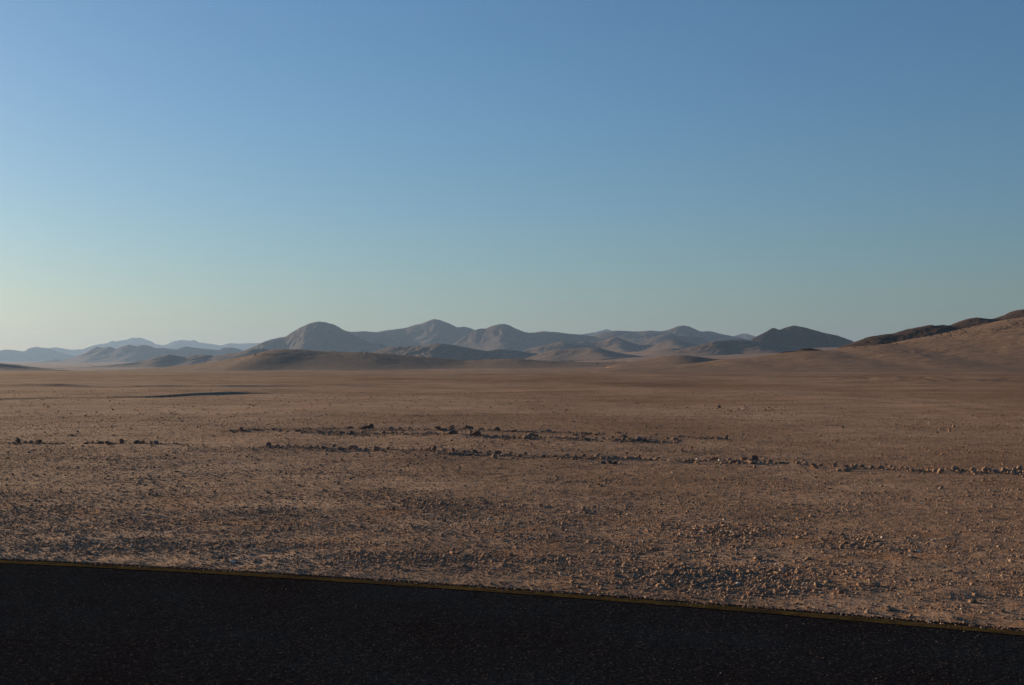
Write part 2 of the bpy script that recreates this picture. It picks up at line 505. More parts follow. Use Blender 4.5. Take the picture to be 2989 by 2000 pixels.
mountain("mountain", "palest far range of small peaks on the left skyline", "mountain",
    [(-300, 1056), (0, 1040), (100, 1025), (145, 1016), (162, 1013.5), (205, 1021), (239, 1020), (277, 1007), (316, 1001.6), (326, 994), (337, 997), (371, 991), (387, 984.5), (395, 987.5),
     (406, 984), (444, 998), (452, 1004), (476, 1008), (491, 1004), (508, 995), (533, 992.6), (555, 995), (567, 992), (582, 1000), (619, 1004), (644, 1009), (666, 1002), (700, 1003), (753, 1001), (830, 1010), (950, 1040)],
    17000, 1200, 1200, M_far, 1)
mountain("mountain", "hazy blue range at the left edge of the view", "mountain",
    [(-700, 1056), (-350, 1015), (-120, 1030), (0, 1023), (19, 1020), (38, 1021.6), (55, 1024), (70, 1026), (87, 1015.7), (102, 1012.7), (115, 1014), (141, 1017), (171, 1027), (205, 1036), (218, 1039), (260, 1056)],
    13500, 900, 900, M_far, 2)
mountain("mountain", "blue grey jagged range below the palest far peaks on the left", "mountain",
    [(70, 1062), (128, 1056), (145, 1051.5), (162, 1048.5), (183, 1050.6), (205, 1046), (230, 1038), (256, 1026), (273, 1015.7), (284, 1011.4), (294, 1015), (316, 1012), (341, 1018.6), (354, 1012), (375, 1006),
     (401, 1010.5), (418, 1006), (435, 1009), (452, 1016.5), (478, 1015.7), (512, 1020), (542, 1011.4), (572, 1015.7), (606, 1019), (636, 1021.6), (659, 1014), (687, 1015.7), (708, 1023), (780, 1035), (860, 1062)],
    8300, 700, 600, M_far, 3)
mountain("hill", "low dark blue hills rising from the hazy basin on the left", "hill",
    [(150, 1078), (183, 1076), (299, 1067.7), (363, 1061), (427, 1051.5), (461, 1041), (495, 1035), (512, 1038), (538, 1042), (567, 1037), (597, 1036), (627, 1039.6), (657, 1033.6), (700, 1028.5), (734, 1018),
     (768, 1018.6), (789, 1021.6), (850, 1035), (950, 1070)],
    3900, 420, 400, M_mid, 4, gully=0.35)
mountain("mountain", "rounded dome mountain standing tallest left of centre", "mountain",
    [(640, 1064), (708, 1025), (738, 1013), (768, 998.6), (798, 988.8), (834, 982), (853, 969.6), (874.6, 957.6), (890, 950), (904, 944), (918, 940), (932, 938.4), (951.7, 941), (977, 948), (1005, 964.5),
     (1041, 982), (1075, 1000), (1097, 1005), (1107, 1002.4), (1122, 1008), (1150, 1025), (1200, 1055)],
    6200, 560, 600, M_far, 5, gully=0.30, crest=0.3, power=1.15)
mountain("mountain", "broad blue range with the highest peak at centre", "mountain",
    [(900, 1000), (960, 975), (1005, 965), (1024, 968.7), (1067, 967), (1097, 969.6), (1127, 964.5), (1182, 957.6), (1212, 948), (1233, 944), (1255, 934.6), (1269.5, 931), (1289, 935.5), (1310, 944), (1336, 956),
     (1357, 953), (1378, 960), (1400, 970), (1450, 990), (1540, 1030)],
    7400, 900, 700, M_far, 6, gully=0.35)
mountain("mountain", "second pointed peak with a pale sunlit spur right of the highest", "mountain",
    [(1300, 1020), (1350, 985), (1385, 963.6), (1400, 959), (1419, 959), (1438, 950.4), (1464, 945), (1481, 947), (1502, 957.6), (1532, 969.6), (1549, 971.7), (1583, 967), (1626, 969.6), (1668, 975), (1700, 977),
     (1728, 981), (1790, 1000), (1850, 1025)],
    6700, 800, 700, M_far, 7, gully=0.42)
mountain("mountain", "small pale pointed summit behind the middle skyline", "mountain",
    [(1640, 1010), (1698, 976), (1737, 969.6), (1763, 963), (1771, 960), (1784, 965), (1810, 970), (1880, 1010)],
    12000, 600, 600, M_far, 8)
mountain("mountain", "long range with a flat topped summit right of centre", "mountain",
    [(1640, 1020), (1700, 992), (1733, 980), (1763, 970.4), (1797, 965), (1826.6, 966), (1861, 968), (1899, 965), (1929, 967.5), (1954.6, 962), (1971.7, 954.7), (1986.6, 950), (2010, 951.7), (2027, 960),
     (2044, 968), (2074, 966.6), (2104, 974.7), (2125, 979), (2142, 982), (2190, 992), (2300, 1010)],
    7300, 900, 700, M_far, 9, gully=0.45)
mountain("mountain", "tiny blue twin summit left of the dark red mountain", "mountain",
    [(2080, 1005), (2120, 986), (2142, 981.6), (2166, 973.7), (2181, 974), (2202, 981), (2260, 1003)],
    10500, 400, 400, M_far, 10)
mountain("hill", "rugged hill in front of the flat topped summit", "hill",
    [(1830, 1018), (1861, 1001.6), (1899, 989), (1925, 979), (1954.6, 972.6), (1980, 980), (2018.6, 982.4), (2048.5, 985), (2078, 999.5), (2120, 1012)],
    5900, 480, 350, M_far, 11, gully=0.5, rough=0.09)
mountain("hill", "rocky hill chain with a dark cone at mid distance", "hill",
    [(1440, 1045), (1500, 1035), (1549, 1016.5), (1583, 1009), (1617.6, 1001.6), (1643, 995), (1660, 996), (1681.6, 1001.6), (1707, 996), (1724, 1000), (1763, 993), (1788, 984.5), (1797, 983.7), (1814, 990),
     (1844, 1000), (1869, 1008), (1890.6, 1004.6), (1925, 1008), (1960, 1018), (2020, 1030)],
    4900, 420, 400, M_mid, 12, gully=0.5, rough=0.09)
mountain("hill", "brown pointed hill below the rugged hill right of centre", "hill",
    [(1880, 1022), (1912, 1008), (1937.6, 999.5), (1963, 991.8), (1989, 995), (2031, 1003.7), (2090, 1020)],
    4700, 260, 260, M_mid, 13)
mountain("hill", "low pale broken hills at the foot of the dark red mountain", "hill",
    [(1980, 1022), (2040, 1008), (2082.6, 997), (2125, 993), (2159, 991), (2189, 995), (2232, 1001.6), (2296, 1009), (2360, 1014)],
    3300, 220, 170, M_mid, 14, gully=0.45, rough=0.08)
mountain("mountain", "dark red mountain with a notched left shoulder on the right", "mountain",
    [(2150, 1012), (2191, 993), (2206, 983), (2233, 970), (2252, 959), (2259, 957), (2276, 963.4), (2293, 956), (2316, 950), (2331, 952), (2365.5, 960), (2403, 971), (2441, 978.6), (2464, 986), (2494, 998),
     (2550, 1003), (2650, 1010)],
    3700, 230, 260, M_red, 15, gully=0.35, power=1.1)
mountain("hill", "low spurred hill lit along its left flank before the highest peak", "hill",
    [(1060, 1040), (1110, 1020), (1144, 1012), (1169, 1010.5), (1233, 1009), (1259, 1003.7), (1280, 1001.6), (1306, 1004.6), (1340, 1010), (1382.6, 1018.7), (1421, 1025), (1442, 1020), (1472, 1019), (1510, 1024),
     (1553, 1030), (1604, 1039), (1680, 1055)],
    3700, 340, 330, M_mid, 16, gully=0.5)
mountain("hill", "smooth dark low hill in front of the rocky chain", "hill",
    [(1540, 1045), (1588, 1029), (1613, 1021), (1639, 1018.7), (1677, 1018.7), (1728.5, 1015), (1750, 1017), (1784, 1025), (1826.6, 1033.6), (1890.6, 1042), (1960, 1055)],
    3300, 270, 300, M_mid, 17, gully=0.25)
mountain("hill", "long low dark hill tapering right below the pale broken hills", "hill",
    [(1850, 1042), (1903, 1025), (1937.6, 1018.7), (1963, 1015.7), (1997, 1021), (2023, 1025), (2040, 1023), (2070, 1025), (2125, 1032.7), (2189, 1040), (2260, 1050)],
    3400, 260, 260, M_mid, 18, gully=0.25)
mountain("hill", "low dark hill cut by the left edge of the view", "hill",
    [(-900, 1060), (-500, 1040), (-200, 1048), (0, 1061), (26, 1064), (85, 1072), (128, 1077), (171, 1080.5), (213, 1083), (260, 1085)],
    1900, 260, 300, M_mid, 19, gully=0.2, crest=0.3)
mountain("hill", "broad brown hill in front of the dome mountain", "hill",
    [(120, 1086), (213, 1083), (341, 1080.5), (427, 1076), (512, 1070.7), (576, 1064), (640, 1055), (704, 1043), (734, 1038), (768, 1029), (793.5, 1022.5), (832, 1018.7), (871, 1020), (930, 1025), (956, 1026),
     (1063, 1029), (1127, 1032), (1191, 1038), (1255, 1043), (1319, 1049), (1361, 1051.5), (1404, 1050.6), (1451, 1047.7), (1511, 1047), (1575, 1051.5), (1639, 1055), (1720, 1057.5), (1846, 1057), (1950, 1058), (2104, 1062), (2300, 1075)],
    1500, 330, 260, M_slope, 20, gully=0.07, rough=0.015, crest=0.2, power=1.3, meander=0.02, Lg=80, jag=0.35, lobv=0.15)
mountain("hill", "small low brown mound between the broad hill and right slope", "hill",
    [(1800, 1062), (1846, 1056), (1890.6, 1048.5), (1933, 1041), (1967, 1037), (1993, 1036.6), (2027, 1040), (2065.5, 1045.5), (2104, 1049), (2180, 1058)],
    1300, 150, 110, M_slope, 21, gully=0.04, rough=0.01, crest=0.25, lobv=0.2)
mountain("hill", "dark rocky ridge along the top of the right slope", "hill",
    [(2400, 1040), (2464, 1011), (2502, 997.6), (2513, 993.8), (2536, 984), (2563, 978.6), (2612, 973), (2650, 961.5), (2676, 956.6), (2699, 952), (2716, 948), (2729.5, 951), (2752, 948), (2767, 951), (2790, 945),
     (2809, 937), (2832, 929), (2853, 927), (2873.6, 930.4), (2896, 931), (2915, 926.6), (2945.7, 916.8), (2968, 905.8), (2989, 902.7), (3100, 880), (3400, 850), (3900, 900), (4300, 1000)],
    1000, 210, 240, M_ridge, 22, gully=0.10, rough=0.02, crest=0.12, meander=0.015, Lg=35, jag=0.7)
mountain("hill", "dark rock knob on the skyline of the right slope", "hill",
    [(2240, 1042), (2282, 1028), (2327.5, 1023), (2343, 1017), (2351, 1016), (2362, 1016), (2388, 1019.5), (2403, 1023), (2450, 1035)],
    900, 40, 40, M_ridge, 23, gully=0.2, rough=0.05, jag=0.9)
mountain("hill", "sandy brown slope climbing to the right edge of the view", "hill",
    [(1750, 1082), (1900, 1071), (2040, 1059), (2104, 1050), (2168, 1046), (2232, 1038), (2287, 1030), (2340, 1025), (2422, 1023), (2464, 1015), (2513, 1009), (2593, 1004), (2650, 992), (2726, 979), (2820.5, 957.7), (2858, 950),
     (2915, 937), (2989, 925.5), (3150, 905), (3500, 880), (4000, 900), (4600, 1010)],
    740, 500, 230, M_slope, 24, gully=0.05, rough=0.010, crest=0.15, power=1.6, meander=0.02, Lg=55, jag=0.5, lobv=0.12)

# ------------------------------------------------------------------ road
xs = np.concatenate([np.linspace(-60, -7, 60)[:-1], np.arange(-7, 6, 0.02), np.linspace(6, 60, 60)])
off = np.array([0, -0.004, -0.01, -0.03, -0.08, -0.2, -0.5, -1, -1.8, -2.6, -3.4, -4.2, -5, -5.8, -6.6, -7.2])
rag = 0.03 * fbm(xs / 0.35, xs * 0, 4, 61, 0.6)
tx = 2 * _pc[0] * np.clip(xs, -6, 6) + _pc[1]
nxv = -tx / np.hypot(1, tx); nyv = 1 / np.hypot(1, tx)
V = []
for i, o in enumerate(off):
    k = EDGE + o + rag * max(0, 1 + o / 0.08)
    z = 0.022 + 0.02 * (-o) if o > -3.4 else 0.022 + 0.02 * 3.4 - 0.02 * (-o - 3.4)
    if i == 0: z = -0.10
    V.append(np.stack([xs + nxv * k, yline(xs) + nyv * k, np.full(len(xs), z - (0.006 if i == 1 else 0))], -1))
me = new_mesh("road", np.array(V).reshape(-1, 3), grid_faces(len(off), len(xs))[:, ::-1], True, M_asph)
link("road", me, "structure", "dark asphalt road crossing the foreground", "road")
V = []
for o in np.linspace(LINE_W / 2, -LINE_W / 2, 4):
    w = 0.006 * fbm(xs / 0.3, xs * 0 + o * 40, 3, 66)
    V.append(np.stack([xs + nxv * (o + w), yline(xs) + nyv * (o + w), 0.022 + 0.02 * (EDGE - o) + 0.004 + xs * 0], -1))
me = new_mesh("road_marking", np.array(V).reshape(-1, 3), grid_faces(4, len(xs))[:, ::-1], True, M_line)
link("road_marking", me, "structure", "worn yellow edge line along the asphalt", "road marking")

# ------------------------------------------------------------------ gravel and pebbles
PHI = (1 + 5 ** 0.5) / 2
ico_v = np.array([(-1, PHI, 0), (1, PHI, 0), (-1, -PHI, 0), (1, -PHI, 0), (0, -1, PHI), (0, 1, PHI), (0, -1, -PHI), (0, 1, -PHI), (PHI, 0, -1), (PHI, 0, 1), (-PHI, 0, -1), (-PHI, 0, 1)], float)
ico_v /= np.linalg.norm(ico_v[0])
ico_f = np.array([(0, 11, 5), (0, 5, 1), (0, 1, 7), (0, 7, 10), (0, 10, 11), (1, 5, 9), (5, 11, 4), (11, 10, 2), (10, 7, 6), (7, 1, 8), (3, 9, 4), (3, 4, 2), (3, 2, 6), (3, 6, 8), (3, 8, 9), (4, 9, 5), (2, 4, 11), (6, 2, 10), (8, 6, 7), (9, 8, 1)])
VAR = np.stack([ico_v * rng.uniform(0.68, 1.2, (12, 1)) + rng.normal(0, 0.08, (12, 3)) for _ in range(40)])

def pebbles(name, x, y, r, z, mat, kind_label, cat, sink=0.34):
    n = len(x)
    k = rng.integers(0, len(VAR), n)
    v = VAR[k] * rng.uniform(0.7, 1.3, (n, 1, 3)) * np.array([1, 1, 0.78])
    a = rng.uniform(0, 2 * np.pi, n)[:, None]; c, s = np.cos(a), np.sin(a)
    vx = v[:, :, 0] * c - v[:, :, 1] * s; vy = v[:, :, 0] * s + v[:, :, 1] * c
    out = np.stack([vx * r[:, None] + x[:, None], vy * r[:, None] + y[:, None], v[:, :, 2] * r[:, None] + (z + r * (0.78 - 2 * sink * 0.78))[:, None]], -1)
    f = (ico_f[None] + (np.arange(n) * 12)[:, None, None]).reshape(-1, 3)
    me = new_mesh(name, out.reshape(-1, 3), f, False, mat)
    return link(name, me, "stuff", kind_label, cat)

def fan(n, d0, d1, half=0.50):
    """points with even density per unit of ground between two distances"""
    d = np.sqrt(rng.uniform(d0 * d0, d1 * d1, n)); u = rng.uniform(-half, half, n)
    return u * d, d

def clump(x, y, seed=77):
    return np.clip(0.5 + 0.9 * fbm(x / 1.6, y / 1.6, 3, seed), 0, 1.6)

# roadside gravel along the berm
L = []
n = 260000
bx = rng.uniform(-6.5, 6.5, n); bs = rng.uniform(0.0, 4.2, n)
prob = 0.85 * np.exp(-((bs - 1.05) / 0.5) ** 2) + 0.16 * np.exp(-((bs - 2.6) / 0.8) ** 2) + 0.55 * np.exp(-(bs / 0.28) ** 2) + 0.05
by = yline(bx) + (bs + EDGE) / ROAD_C
prob *= np.clip(1.5 * clump(bx * 0.7, by * 1.6, 91) - 0.25, 0.06, 1.2) * (0.45 + 0.55 * sstep((bx + 3) / 5))
keep = rng.uniform(0, 1, n) < prob
bx, by, bs = bx[keep], by[keep], bs[keep]
br = np.clip(rng.lognormal(math.log(0.0064), 0.52, len(bx)), 0.0025, 0.032) * np.where(bs < 0.35, 0.75, 1)
bz = ground_z(bx, by)
n = 2600                                    # grit spilt over the broken asphalt edge
ex = rng.uniform(-6, 6, n); es = -np.abs(rng.normal(0, 0.055, n)) * (0.5 + clump(ex * 1.5, ex * 0, 97))
ey = yline(ex) + (es + EDGE) / ROAD_C
bx = np.concatenate([bx, ex]); by = np.concatenate([by, ey]); br = np.concatenate([br, np.clip(rng.lognormal(math.log(0.005), 0.4, n), 0.002, 0.014)])
bz = np.concatenate([bz, 0.022 - 0.02 * es])
pebbles("gravel", bx, by, br, bz, M_peb, "coarse brown gravel heaped along the road edge", "gravel")

# thinner pebbles over the plain
X_, Y_, R_ = [], [], []
for n, d0, d1, r0, sg, thr in ((90000, 9, 16, 0.0065, 0.5, 0.6), (60000, 16, 26, 0.0075, 0.5, 0.6), (60000, 26, 45, 0.0095, 0.5, 0.5), (40000, 45, 90, 0.013, 0.5, 0.5)):
    x, y = fan(n, d0, d1)
    s = road_s(x, y)
    cl = np.maximum(fbm(x / 2.5, y / 2.5, 4, 101), 0) * 1.5 + 0.35
    kp = (s > 0.5) & (rng.uniform(0, 1, n) < cl * thr)
    X_.append(x[kp]); Y_.append(y[kp]); R_.append(np.clip(rng.lognormal(math.log(r0), sg, kp.sum()), 0.003, r0 * 4))
# rubble along the graded rows
for key, n in (('left', 800), ('back', 3900), ('middle', 4000), ('front', 4000)):
    p = _rows[key]; d = px_d(p[:, 1]); xx = (p[:, 0] - CX) / F * d
    x = rng.uniform(xx[0], xx[-1], n); y = np.interp(x, xx, d) + rng.normal(0, 0.17, n) * (1.9 if key in ('back', 'middle') else 1)
    kp = rng.uniform(0, 1, n) < clump(x, y, 95) * 0.8
    X_.append(x[kp]); Y_.append(y[kp]); R_.append(np.clip(rng.lognormal(math.log(0.016), 0.5, kp.sum()), 0.005, 0.05))
# loose heaps of rubble
for cx, py, wx, wy, n in ((1270, 1475, 80, 8, 260), (2130, 1552, 100, 14, 420), (2170, 1193, 75, 9, 200), (2510, 1587, 45, 9, 160), (780, 1490, 60, 10, 160), (2000, 1545, 70, 10, 160), (1770, 1405, 60, 8, 120), (450, 1405, 70, 10, 160), (2700, 1240, 60, 5, 90), (1500, 1300, 60, 6, 80)):
    px = cx + rng.normal(0, wx, n); pyv = py + rng.normal(0, wy, n)
    d = px_d(pyv); X_.append((px - CX) / F * d); Y_.append(d); R_.append(np.clip(rng.lognormal(math.log(0.0115), 0.45, n), 0.004, 0.035) * np.clip(d / 18, 1, 2))
for n, d0, d1, r0 in ((170000, 8, 14, 0.0042), (110000, 14, 24, 0.0056), (70000, 24, 42, 0.0075)):
    x, y = fan(n, d0, d1)
    kp = (road_s(x, y) > 0.03) & (rng.uniform(0, 1, n) < 0.35 + 0.5 * clump(x * 0.6, y * 1.5, 111))
    X_.append(x[kp]); Y_.append(y[kp]); R_.append(np.clip(rng.lognormal(math.log(r0), 0.3, kp.sum()), 0.002, r0 * 2.5))
px_, py_, pr_ = np.concatenate(X_), np.concatenate(Y_), np.concatenate(R_)
pebbles("pebbles", px_, py_, pr_, ground_z(px_, py_), M_peb, "loose brown pebbles strewn over the plain", "pebbles")

# rocks weathered out along the upper part of the right slope and the broad hill
def slope_rocks(name, key, n, pmin, lo, rad, label, seed):
    X, Y, Z, sh, pxc = GRID[key]
    w = np.clip((sh - lo) / (1 - lo), 0, 1) ** 1.5 * np.clip(fbm(X / 30, Y / 30, 4, seed) + 0.15, 0, 1) * (pxc[None] > pmin) * (pxc[None] < 3150)
    w = w.ravel() / w.sum()
    i = rng.choice(len(w), n, p=w)
    st = abs(X[0, 1] - X[0, 0])
    x = X.ravel()[i] + rng.uniform(-0.4, 0.4, n) * st; y = Y.ravel()[i]
    pebbles(name, x, y, np.clip(rng.lognormal(math.log(rad), 0.5, n), rad * 0.4, rad * 4), Z.ravel()[i], M_rock, label, "rocks", 0.4)
M_rock = pebble_material("slope_rock", 0.42, 0.0)
slope_rocks("slope_rocks", "sandy brown slope climbing to the right edge of the view", 2800, 2470, 0.62, 0.21, "dark rocks strewn over the top of the right slope", 81)
slope_rocks("hill_rocks", "broad brown hill in front of the dome mountain", 1300, 690, 0.35, 0.4, "dark rocks on the crest of the broad brown hill", 82)

# chips standing in the asphalt
n = 9000
cx_ = rng.uniform(-5.5, 5.5, n); cs = rng.uniform(-5, -0.0, n)
cy_ = yline(cx_) + (cs + EDGE) / ROAD_C
kp = (rng.uniform(0, 1, n) < 0.35 + 0.5 * clump(cx_, cy_, 99)) & (cy_ > 4.5)
cx_, cy_, cs = cx_[kp], cy_[kp], cs[kp]
cz = 0.022 + 0.02 * np.minimum(-cs, 3.4)
pebbles("road_chippings", cx_, cy_, rng.uniform(0.0018, 0.0042, len(cx_)), cz, M_chip, "small stone chips glinting in the dark asphalt", "chippings", sink=0.3)

# ------------------------------------------------------------------ stones of the graded rows
# (column, foot row, width px, height px, tint) as seen; each becomes a stone at its own distance and size
STONES = {
'left': [(52,1294,14,13,'dark'),(73,1292,13,7,'dark'),(88,1295.5,14,7,'brown'),(109,1294,20,10,'dark'),(123,1296,10,5,'tan'),(146,1296,14,4,'brown'),(164,1297,12,4,'brown'),(183,1297,10,4,'brown'),
  (250,1297.5,16,5,'brown'),(269,1294,10,9,'brown'),(278,1295,9,5,'reddish'),(292,1297,20,8,'dark'),(313.5,1299,18,8,'dark'),(325,1298,10,5,'brown'),(335,1300,12,4,'tan'),(353,1299,13,15,'dark'),
  (400,1300.6,22,11,'dark'),(416,1297,13,10,'brown'),(440,1302,10,9,'tan'),(454,1303,15,10,'grey'),(468,1302,8,5,'brown')],
'back': [(673,1261,7,5,'dark'),(704,1261,13,12,'reddish'),(728,1258.5,14,4,'dark'),(743,1258.5,9,4,'dark'),(797,1259.7,10,6,'dark'),(977,1251.5,8,4,'dark'),(1020,1251,20,6,'dark'),(1050,1250,10,6,'reddish'),
  (1061,1253,25,11,'dark'),(1081,1253,20,15,'dark'),(1140,1256,18,9,'brown'),(1169,1253,13,7,'brown'),(1196,1256,14,5,'dark'),(1243,1254.6,16,5,'brown'),(1277,1258,22,8,'dark'),(1292,1259.7,20,7,'dark'),
  (1318,1258,18,11,'brown'),(1350,1255,12,9,'reddish'),(1364,1254.6,28,13,'dark'),(1377,1252.5,10,10,'dark'),(1402,1258,20,6,'dark'),(1425,1257,18,5,'brown'),(1452,1257,19,11,'dark'),(1497,1262,24,5,'dark'),
  (1561,1258,12,4,'brown'),(1599,1259.7,22,7,'grey'),(1661,1265,12,5,'brown'),(1699,1267,9,4,'brown'),(1712,1267,12,4,'dark'),(1737,1268.6,16,5,'brown'),(1808,1263.5,14,6,'dark'),(1827,1266.6,10,5,'brown'),
  (2081,1275,8,6,'tan'),(2098,1276,25,5,'brown'),(2120,1276,14,12,'reddish')],
'middle': [(817,1263.5,12,4,'dark'),(838,1266,8,4,'brown'),(869,1267,18,5,'dark'),(884,1268.6,14,5,'dark'),(930,1268.6,12,4,'brown'),(958,1268.6,11,4,'brown'),(994,1270,10,5,'brown'),(1025,1271,12,8,'dark'),
  (1119,1270,14,9,'dark'),(1145,1268.6,16,6,'brown'),(1173,1268.6,14,5,'brown'),(1254,1275,18,7,'brown'),(1320,1277.6,30,12,'dark'),(1374,1268.6,12,8,'tan'),(1376,1280,10,5,'dark'),(1391,1281,23,14,'dark'),
  (1481,1281,12,6,'brown'),(1499,1281.4,13,6,'brown'),(1520,1281.4,12,6,'reddish'),(1538,1288,26,10,'brown'),(1551,1284.5,22,16,'brown'),(1563,1281,18,8,'dark'),(1609,1285,14,6,'dark'),(1648,1289,20,7,'brown'),
  (1679,1271,18,7,'brown'),(1702,1285,15,9,'reddish'),(1714,1293.7,16,9,'dark'),(1740,1284,11,5,'brown'),(1758,1288,18,7,'grey'),(1789,1283,12,7,'reddish'),(1820,1281,26,8,'dark'),(1836,1287,18,6,'brown'),
  (1866,1291.7,22,11,'grey'),(1884,1291.7,13,6,'dark'),(1948,1279,10,5,'reddish'),(1969,1281,22,7,'brown'),(1985,1286,12,5,'brown')],
'front': [(783,1309.6,16,14,'dark'),(791,1311,18,5,'brown'),(807,1311.6,16,7,'dark'),(824,1309.6,9,4,'tan'),(835,1316,9,5,'tan'),(883,1314,9,6,'brown'),(906,1315,11,8,'tan'),(924,1314.7,15,7,'reddish'),
  (943,1316,14,6,'dark'),(974,1309.6,12,8,'grey'),(992,1318,22,6,'dark'),(1024,1318.5,16,12,'reddish'),(1038,1316,16,12,'brown'),(1068,1318.5,14,8,'brown'),(1098,1320,20,13,'brown'),(1118,1321,11,7,'tan'),
  (1132,1317,9,8,'dark'),(1160,1321,12,5,'brown'),(1175,1322.4,9,4,'tan'),(1205,1321,16,5,'reddish'),(1229,1321,7,8,'brown'),(1247,1321,12,8,'brown'),(1253,1321.5,9,11,'brown'),(1265,1321,16,15,'dark'),
  (1297,1322,9,7,'brown'),(1304,1324,8,5,'brown'),(1323,1325.5,14,14,'dark'),(1333,1327,12,6,'brown'),(1356,1326,12,8,'brown'),(1368,1325.5,13,6,'brown'),(1387,1327.5,17,9,'dark'),(1405,1328,14,4,'brown'),
  (1426,1330,14,11,'reddish'),(1443,1340,18,15,'tan'),(1453,1331,22,10,'dark'),(1475,1334,10,5,'brown'),(1490,1332.6,14,9,'brown'),(1517,1337,16,8,'brown'),(1533,1335,11,11,'brown'),(1585,1338,20,6,'brown'),
  (1620,1338.5,16,4,'dark'),(1656,1337.7,13,8,'brown'),(1704,1337.7,10,8,'dark'),(1727,1337,10,6,'brown'),(1743,1341.6,17,13,'tan'),(1761,1353,18,8,'dark'),(1773,1339,18,5,'dark'),(1779,1353,14,10,'dark'),
  (1793,1341.6,16,6,'dark'),(1795,1354,16,8,'dark'),(1843,1343,18,5,'brown'),(1866,1341,11,10,'reddish'),(1897,1345,14,5,'brown'),(1923,1341.6,13,5,'dark'),(2037,1349,11,9,'pale'),(2071,1346.7,14,6,'brown'),
  (2083,1345,18,10,'reddish'),(2093,1340,13,6,'dark'),(2130,1350.5,14,10,'brown'),(2135,1355,12,10,'brown'),(2147,1353,20,9,'reddish'),(2158,1353,12,8,'brown'),(2172,1348.5,20,13,'reddish'),(2184,1353,9,6,'brown'),
  (2197,1357,22,8,'brown'),(2201,1352.5,26,20,'dark'),(2232,1349,11,6,'reddish'),(2249,1353,15,9,'brown'),(2284,1354,18,5,'dark'),(2299,1355.6,10,6,'brown'),(2331,1359.5,16,9,'brown'),(2354,1361,14,7,'brown'),
  (2378,1366,22,12,'reddish'),(2396,1363,18,8,'brown'),(2427,1366,9,5,'tan'),(2438,1365,14,11,'reddish'),(2450,1375,18,7,'tan'),(2473,1375,28,11,'brown'),(2490,1366,11,9,'reddish'),(2498,1368.5,12,10,'tan'),
  (2517,1367,12,8,'dark'),(2545,1370,15,8,'brown'),(2571,1368.5,17,8,'brown'),(2601,1370,14,9,'brown'),(2612,1373,14,8,'tan'),(2635,1370,14,9,'reddish'),(2650,1368.5,12,5,'brown'),(2664,1376,16,7,'tan'),
  (2683,1376,14,7,'brown'),(2695,1375,13,9,'reddish'),(2713,1371.5,9,8,'reddish'),(2731,1376,11,7,'reddish'),(2747,1381,18,15,'tan'),(2766,1373.6,12,7,'tan'),(2788,1375,17,12,'tan'),(2797,1375,11,10,'brown'),
  (2842,1380,19,15,'tan'),(2877,1377.4,15,12,'tan'),(2889,1378,16,8,'brown'),(2906,1381,18,11,'grey'),(2929,1378.7,16,13,'tan'),(2940,1378.7,14,10,'brown'),(2950,1379,12,9,'brown'),(2962,1378.7,15,14,'tan'),(2977,1377.4,18,18,'tan')],
}
LANDMARK = {   # column -> (short name used by its neighbours, own label)
'left': {52: ("dark first stone", "dark upright stone opening the short row at the far left"),
         292: ("wide dark stone", "wide dark low stone near the middle of the short left row"),
         353: ("tall dark stone", "tall dark stone standing highest in the short left row")},
'back': {704: ("rust sided stone", "upright stone with a rust coloured side at the left end of the back row"),
         1081: ("dark jagged boulder", "dark jagged boulder highest in the left half of the back row"),
         1364: ("flat topped boulder", "dark flat topped boulder widest in the back row"),
         1599: ("grey stone", "grey low stone in the thin right part of the back row"),
         2120: ("upright block", "reddish upright block alone at the right end of the back row")},
'middle': {869: ("low dark pair", "low dark stone opening the left tail of the middle row"),
           1320: ("long dark lump", "long dark lump widest in the middle row"),
           1391: ("round dark boulder", "round dark boulder with a sunlit left side in the middle row"),
           1551: ("sloping brown boulder", "sloping brown boulder with the longest shadow in the middle row"),
           1866: ("grey lump", "grey lump large among the rubble ending the middle row")},
'front': {783: ("first tall stone", "dark tall stone at the left end of the front row"),
          1024: ("orange stone", "orange stone beside a brown one in the left half of the front row"),
          1265: ("dark block", "dark square block tall in the front row below the flat topped boulder"),
          1443: ("leaning tan stone", "leaning tan stone set forward of the front row near its middle"),
          1743: ("pointed tan stone", "pointed tan stone in the front row left of the dark trio"),
          2037: ("white stone", "only white stone in the front row"),
          2201: ("big dark boulder", "big dark boulder tallest of all in the front row"),
          2473: ("long brown stone", "long brown stone lying forward of the front row with a wide shadow"),
          2747: ("tan upright stone", "tan upright stone left of the gap in the right part of the front row"),
          2842: ("lone tan ball", "rounded tan stone alone in a gap of the front row at the right"),
          2977: ("end boulder", "tan rounded boulder last in the front row at the right edge")},
}
ORD = ['first', 'second', 'third', 'fourth', 'fifth', 'sixth', 'seventh', 'eighth', 'ninth', 'tenth', 'eleventh', 'twelfth', 'thirteenth', 'fourteenth', 'fifteenth', 'sixteenth', 'seventeenth']

